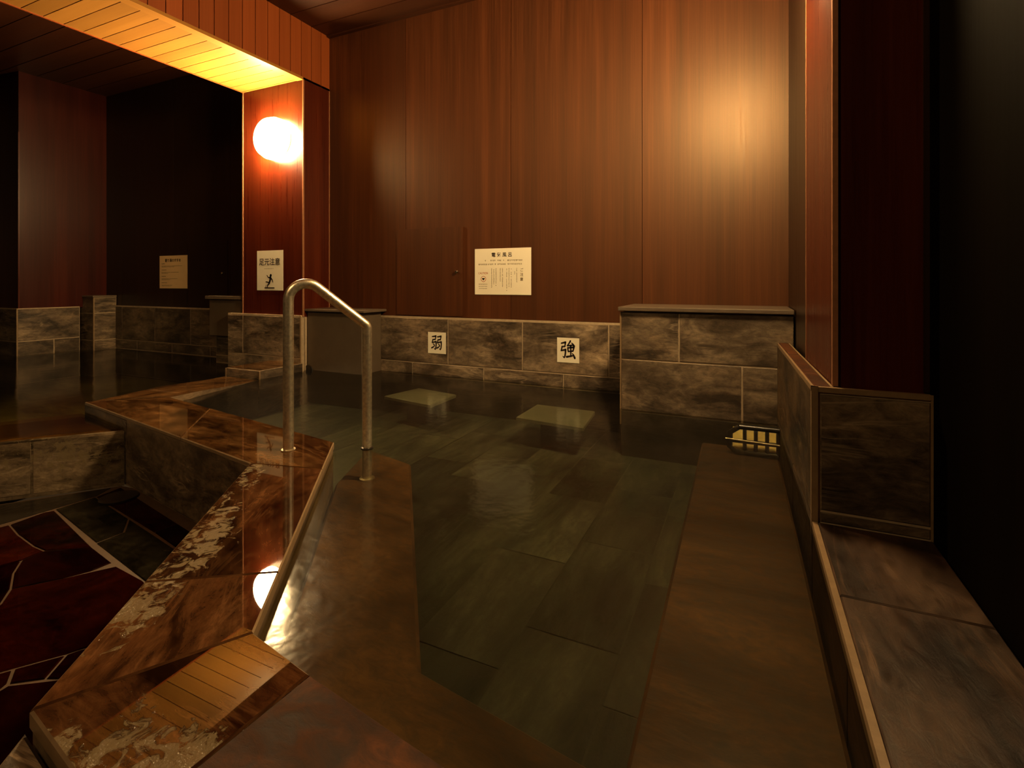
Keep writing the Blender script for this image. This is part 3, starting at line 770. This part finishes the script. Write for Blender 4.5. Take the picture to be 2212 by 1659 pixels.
# ------------------------------------------------------------------ access hatches
t = thing('access_hatch', 'flush wooden access hatch with round knob in the main back wall', 'hatch', (-2.52, YW - .02, .52))
mb = MB(); mb.box((-2.868, YW - .022, .515), (-2.183, YW - .0125, 1.278), 'wall', .15); mb.build('door', t)
mb = MB(); mb.lathe((-2.235, YW - .022, .895), (0, -1, 0), [(0, .010), (.008, .008), (.012, .014), (.020, .015), (.026, .008)], 'chrome', 24); mb.build('knob', t, smooth=True)
t = thing('access_hatch', 'dim wooden access hatch in the left wall above the small grey box', 'hatch', (-5.5, YW - .02, .52))
mb = MB(); mb.box((-5.80, YW - .022, .53), (-5.135, YW - .0125, 1.26), 'wall_shaded', .3); mb.build('door', t)
mb = MB(); q = aty((482, 590), YW - .022); mb.lathe((q.x, YW - .022, q.z), (0, -1, 0), [(0, .010), (.008, .008), (.012, .014), (.020, .015), (.026, .008)], 'chrome', 24); mb.build('knob', t, smooth=True)

# ------------------------------------------------------------------ suction grille in the water corner
GY = 3.20
gx0, gx1 = -.085, .158
t = thing('suction_grille', 'black grille half under water in the corner by the tiled block', 'grille', (.04, GY, -.15))
mb = MB()
mb.tube([(gx0 + .05, GY - .115, .004), (gx1 + .004, GY - .115, .004)], .014, 'black')
mb.tube([(gx0 + .05, GY - .115, .004), (gx0 + .0, GY - .115, -.035), (gx0, GY - .115, -.11), (gx0 + .035, GY - .115, -.134), (gx1, GY - .115, -.134)], .014, 'black')
mb.tube([(gx1, GY - .115, .004), (gx1, GY - .115, -.134)], .012, 'black')
for k in range(1, 4): x = gx0 + .022 + (gx1 - gx0 - .022) * k / 4; mb.tube([(x, GY - .115, 0), (x, GY - .115, -.134)], .0105, 'black', 10)
mb.tube([(gx0, GY - .115, -.075), (gx1, GY - .115, -.075)], .011, 'black', 10)
mb.build('frame', t, smooth=True)
mb = MB(); mb.box((0, 0, 0), (gx1 - gx0 - .02, .008, .150), 'amberplate', o=(gx0 + .015, GY - .085, -.140), ax=(X3, (0, .72, -.69), (0, .69, .72))); mb.build('filter_plate', t)
mb = MB(); mb.tube([(gx0 - .02, GY - .135, -.062), (gx1 + .005, GY - .135, -.070)], .0035, 'steel', 10); mb.build('cross_rod', t, smooth=True)

# ------------------------------------------------------------------ signs
def strokes(mb, lst, o, u, w, size, mat, lift=.0012, bold=1.0):
    """brush strokes: [(points, widths)] on a 100 unit grid, y down"""
    o, u, w = V(o), V(u), V(w); n = u.cross(w).normalized()
    def pt(x, y): return o + u * (x / 100 * size) + w * ((100 - y) / 100 * size) + n * lift
    for pts, ws in lst:
        # smooth the polyline a little
        L = []
        for i in range(len(pts) - 1):
            for k in range(4):
                tt = k / 4
                L.append(((pts[i][0] + (pts[i + 1][0] - pts[i][0]) * tt, pts[i][1] + (pts[i + 1][1] - pts[i][1]) * tt), ws[i] + (ws[i + 1] - ws[i]) * tt))
        L.append((pts[-1], ws[-1]))
        L = [(p_, w_ * bold) for p_, w_ in L]
        nrm = []
        for i in range(len(L)):
            a = L[max(0, i - 1)][0]; b = L[min(len(L) - 1, i + 1)][0]
            dx, dy = b[0] - a[0], b[1] - a[1]; l = math.hypot(dx, dy) or 1; nrm.append((-dy / l, dx / l))
        for i in range(len(L) - 1):
            (p, a), (q, b) = L[i], L[i + 1]; n0, n1 = nrm[i], nrm[i + 1]
            mb.poly([pt(p[0] + n0[0] * a / 2, p[1] + n0[1] * a / 2), pt(q[0] + n1[0] * b / 2, q[1] + n1[1] * b / 2),
                     pt(q[0] - n1[0] * b / 2, q[1] - n1[1] * b / 2), pt(p[0] - n0[0] * a / 2, p[1] - n0[1] * a / 2)], mat, .5)
        for p, a in (L[0], L[-1]) if len(L) > 1 else ():
            mb.poly([pt(p[0] + a / 2 * math.cos(t_ * math.pi / 5), p[1] + a / 2 * math.sin(t_ * math.pi / 5)) for t_ in range(10)][::-1], mat, .5)

def text(s, o, u, w, size, mat, name, parent, cx=True, sx=1.0, bold=0.0, lift=.0012):
    cu = bpy.data.curves.new('t', 'FONT'); cu.body = s; cu.size = 1; cu.align_x = 'CENTER' if cx else 'LEFT'; cu.offset = bold; cu.resolution_u = 3
    ob = bpy.data.objects.new('t', cu); COL.objects.link(ob)
    bpy.context.view_layer.update()
    dg = bpy.context.evaluated_depsgraph_get()
    me = bpy.data.meshes.new_from_object(ob.evaluated_get(dg))
    bpy.data.objects.remove(ob)
    u, w, o = V(u), V(w), V(o); n = u.cross(w)
    for v in me.vertices:
        q = o + u * (v.co.x * size * sx) + w * (v.co.y * size) + n * lift; v.co = q
    me.name = name; me.materials.clear(); me.materials.append(M[mat])
    ob = bpy.data.objects.new(name, me); COL.objects.link(ob)
    if parent is not None: link_child(ob, parent)
    return ob

def scribble(mb, x0, x1, yc, h, o, W, Hh, mat, dens=1.0, vertical=False):
    """a line of small print too small to read: a few tiny strokes per character cell (sheet units 0..1)"""
    o = V(o); asp = W / Hh
    def rect(a, b, c, d):
        P_ = lambda x, y: o + V((x * W, -.0012, (1 - y) * Hh))
        mb.poly([P_(a, d), P_(c, d), P_(c, b), P_(a, b)], mat, .5)
    cell = h if vertical else h / asp
    s = x0
    while s < x1 - cell * .5:
        if random.random() < dens:
            if vertical: ax, ay, cw, chh = yc - h / asp / 2, s, h / asp, cell * .82
            else: ax, ay, cw, chh = s, yc - h / 2, cell * .84, h
            for k in range(random.choice((2, 3))):
                yy = ay + chh * (k + .3) / 3; rect(ax + cw * .08 * random.random(), yy, ax + cw * random.uniform(.7, 1), yy + chh * .12)
            for k in range(random.choice((1, 2))):
                xx = ax + cw * random.uniform(.2, .75); rect(xx, ay + chh * .05, xx + cw * .13, ay + chh * .95)
        s += cell

# 1: the notice beside the hatch
W, Hh = .510, .380; o = (-2.067, YW - .0165, .703)
t = thing('notice_sign', 'wide cream notice sheet with small print on the main back wall', 'notice', (o[0] + W / 2, o[1], o[2]), 'notice sheets')
mb = MB(); mb.box((o[0], o[1], o[2]), (o[0] + W, o[1] + .003, o[2] + Hh), 'paper'); mb.build('paper', t)
at = lambda x, y: (o[0] + x * W, o[1], o[2] + (1 - y) * Hh)
text('電 気 風 呂', at(.49, .175), X3, Z3, .039, 'ink', 'title_lettering', t, bold=.012)
mb = MB()
scribble(mb, .16, .62, .262, .034, o, W, Hh, 'ink_soft', .55); scribble(mb, .60, .86, .262, .038, o, W, Hh, 'ink_soft', 1)
scribble(mb, .07, .22, .342, .036, o, W, Hh, 'ink_soft', 1); scribble(mb, .24, .86, .342, .034, o, W, Hh, 'ink_soft', .85)
for x, a, b in ((.31, .43, .86), (.35, .45, .78), (.39, .43, .82), (.465, .43, .72), (.505, .43, .84), (.58, .44, .93), (.62, .43, .86), (.66, .44, .84), (.72, .50, .58), (.755, .43, .75)):
    scribble(mb, a, b, x, .024, o, W, Hh, 'ink_soft', .9, vertical=True)
scribble(mb, .07, .235, .775, .022, o, W, Hh, 'ink_soft'); scribble(mb, .07, .235, .822, .022, o, W, Hh, 'ink_soft'); scribble(mb, .08, .225, .868, .022, o, W, Hh, 'ink_soft')
mb.build('small_print', t)
for i, ch in enumerate('ご注意'):
    text(ch, at(.84, .50 + .098 * i), X3, Z3, .030, 'ink_soft', 'side_lettering', t, bold=.01)
text('CAUTION', at(.155, .555), X3, Z3, .0235, 'ink_red', 'caution_lettering', t, sx=.85)
mb = MB()
c0 = V(at(.16, .66)) + V((0, -.0012, 0))
for k in range(32):
    a, b = 2 * math.pi * k / 32, 2 * math.pi * (k + 1) / 32
    pp = lambda r, t_: c0 + V((math.cos(t_) * r, 0, math.sin(t_) * r))
    mb.poly([pp(.020, a), pp(.024, a), pp(.024, b), pp(.020, b)][::-1], 'ink_red', .5)
hp = []
for k in range(24):
    a = 2 * math.pi * k / 24
    hp.append(c0 + V((.0008 * 16 * math.sin(a) ** 3, -.0002, .0008 * (13 * math.cos(a) - 5 * math.cos(2 * a) - 2 * math.cos(3 * a) - math.cos(4 * a)))))
mb.poly(hp, 'ink', .5)
mb.build('heart_emblem', t)

# 2: the dim notice on the left wall
W, Hh = .514, .384; o = (-6.335, YW - .0165, .735)
t = thing('notice_sign', 'amber lit notice sheet on the dark left wall', 'notice', (o[0] + W / 2, o[1], o[2]), 'notice sheets')
mb = MB(); mb.box((o[0], o[1], o[2]), (o[0] + W, o[1] + .003, o[2] + Hh), 'paper2'); mb.build('paper', t)
at = lambda x, y: (o[0] + x * W, o[1], o[2] + (1 - y) * Hh)
text('替り湯のすすめ', at(.49, .185), X3, Z3, .042, 'ink', 'title_lettering', t, bold=.012)
mb = MB()
for y, x1, hh, mt in ((.245, .20, .03, 'ink'), (.315, .82, .022, 'ink_soft'), (.345, .55, .02, 'ink_soft'), (.44, .27, .03, 'ink'), (.51, .70, .022, 'ink_soft'), (.54, .32, .02, 'ink_soft'), (.635, .23, .03, 'ink'), (.705, .66, .022, 'ink_soft'), (.735, .40, .02, 'ink_soft'), (.83, .28, .03, 'ink'), (.90, .48, .022, 'ink_soft'), (.93, .44, .02, 'ink_soft')):
    scribble(mb, .08, x1, y, hh, o, W, Hh, mt)
mb.build('small_print', t)

# 3: slip warning on the lamp pillar
q0 = aty((556, 627), YC); q1 = aty((612, 540), YC)
W, Hh = q1.x - q0.x, q1.z - q0.z; o = (q0.x, YC - .004, q0.z)
t = thing('notice_sign', 'slip warning sheet with falling figure on the red lamp pillar', 'notice', (o[0] + W / 2, o[1], o[2]), 'notice sheets')
mb = MB(); mb.box((o[0], o[1], o[2]), (o[0] + W, o[1] + .003, o[2] + Hh), 'paper'); mb.build('paper', t)
at = lambda x, y: (o[0] + x * W, o[1], o[2] + (1 - y) * Hh)
text('足元注意', at(.49, .355), X3, Z3, W * .205, 'ink', 'title_lettering', t, bold=.014)
mb = MB(); scribble(mb, .28, .66, .455, .02, o, W, Hh, 'ink_soft'); mb.build('small_print', t)
mb = MB()
sz = .37 * Hh; so = V(o) + V((W * .5 - sz * .5, 0, Hh * .05))
R = lambda cx, cy, r: ([(cx - .01, cy), (cx + .01, cy)], [2 * r, 2 * r])
strokes(mb, [R(60, 12, 8), ([(56, 22), (57, 36), (50, 54)], [13, 14, 12]), ([(50, 30), (34, 24), (24, 12)], [8, 6, 5]), ([(60, 30), (74, 42), (80, 58)], [9, 7, 5]),
             ([(52, 52), (40, 62), (32, 58), (14, 56)], [10, 8, 7, 6]), ([(52, 52), (46, 66), (30, 80), (26, 92)], [11, 10, 8, 6]), ([(4, 97), (92, 97)], [7, 7]), ([(14, 78), (18, 84)], [3, 3]), ([(10, 86), (16, 91)], [3, 3])], so, X3, Z3, sz, 'ink', bold=1.2)
mb.build('falling_figure', t)

# 4, 5: the two character plates on the tiles
JAKU = []
for dx in (0, 46):
    JAKU += [([(10 + dx, 14), (26 + dx, 12), (42 + dx, 9)], [7, 8, 9]), ([(42 + dx, 9), (40 + dx, 20), (37 + dx, 32)], [10, 8, 6]),
             ([(14 + dx, 34), (38 + dx, 31)], [6, 8]), ([(16 + dx, 33), (12 + dx, 45), (9 + dx, 53)], [8, 8, 7]),
             ([(10 + dx, 53), (28 + dx, 49), (44 + dx, 46)], [7, 8, 9]), ([(44 + dx, 46), (45 + dx, 66), (42 + dx, 86), (36 + dx, 97), (27 + dx, 90)], [10, 9, 9, 8, 3]),
             ([(17 + dx, 60), (24 + dx, 64), (29 + dx, 71)], [4, 7, 8]), ([(5 + dx, 88), (18 + dx, 82), (32 + dx, 74)], [9, 8, 4])]
KYO = [([(6, 17), (20, 14), (33, 11)], [7, 8, 9]), ([(33, 11), (31, 24), (29, 33)], [10, 8, 6]), ([(9, 36), (30, 33)], [6, 8]), ([(11, 35), (8, 48), (5, 57)], [8, 8, 7]),
       ([(6, 57), (20, 54), (34, 51)], [7, 8, 9]), ([(34, 51), (33, 70), (30, 86), (25, 95), (15, 88)], [10, 9, 9, 8, 3]),
       ([(66, 3), (58, 15), (46, 28)], [9, 8, 6]), ([(46, 29), (64, 27), (84, 24)], [7, 7, 8]), ([(74, 13), (82, 19), (91, 30)], [5, 8, 10]),
       ([(49, 40), (50, 50), (53, 61)], [8, 8, 7]), ([(49, 41), (70, 38), (89, 36)], [7, 8, 9]), ([(89, 36), (86, 48), (83, 58)], [10, 8, 7]), ([(53, 60), (82, 57)], [6, 7]),
       ([(68, 29), (69, 58), (69, 86)], [9, 9, 8]), ([(42, 90), (62, 86), (86, 81)], [10, 8, 6]), ([(79, 70), (88, 80), (95, 94)], [5, 9, 11])]
def plate(x0, x1, z0, z1, st, label, nm):
    yy = YT - .0075; Wp = x1 - x0; Hp = z1 - z0
    t = thing('character_sign', label, 'sign', ((x0 + x1) / 2, yy, z0), 'character plates on the tiled wall')
    mb = MB(); mb.box((x0, yy, z0), (x1, yy + .003, z1), 'paper'); mb.build('plate', t)
    mb = MB(); s = .72 * Hp if nm == 0 else .74 * Hp
    k = .86
    strokes(mb, st, (x0 + Wp * .50 - s * k / 2, yy, z0 + Hp * .53 - s / 2), V(X3) * k, Z3, s, 'ink', bold=1.2); mb.build('brush_lettering', t)
plate(-2.524, -2.343, .188, .372, JAKU, 'cream plate with the character for weak on the tiled wall', 0)
plate(-1.332, -1.155, .187, .377, KYO, 'cream plate with the character for strong on the tiled wall', 1)

# ------------------------------------------------------------------ light and view
wd = bpy.data.worlds.new('world'); S.world = wd; wd.use_nodes = True
wd.node_tree.nodes['Background'].inputs[0].default_value = (1.0, 0.55, 0.22, 1); wd.node_tree.nodes['Background'].inputs[1].default_value = 0.03
def pl(name, loc, power, rad, col=WARM):
    l = bpy.data.lights.new(name, 'POINT'); l.energy = power; l.shadow_soft_size = rad; l.color = col
    o = bpy.data.objects.new(name, l); COL.objects.link(o); o.location = loc; return o
pl('lamp_behind', (-2.2, -.9, 3.05), 95, .15)

S.view_settings.view_transform = 'Standard'
S.view_settings.look = 'None'
S.view_settings.exposure = 0.0
S.cycles.use_denoising = True
S.cycles.max_bounces = 5; S.cycles.diffuse_bounces = 3; S.cycles.glossy_bounces = 2; S.cycles.transparent_max_bounces = 6; S.cycles.use_light_tree = False
S.cycles.blur_glossy = 3.0; S.cycles.sample_clamp_indirect = 1.5; S.cycles.sample_clamp_direct = 0
S.cycles.caustics_reflective = False; S.cycles.caustics_refractive = False
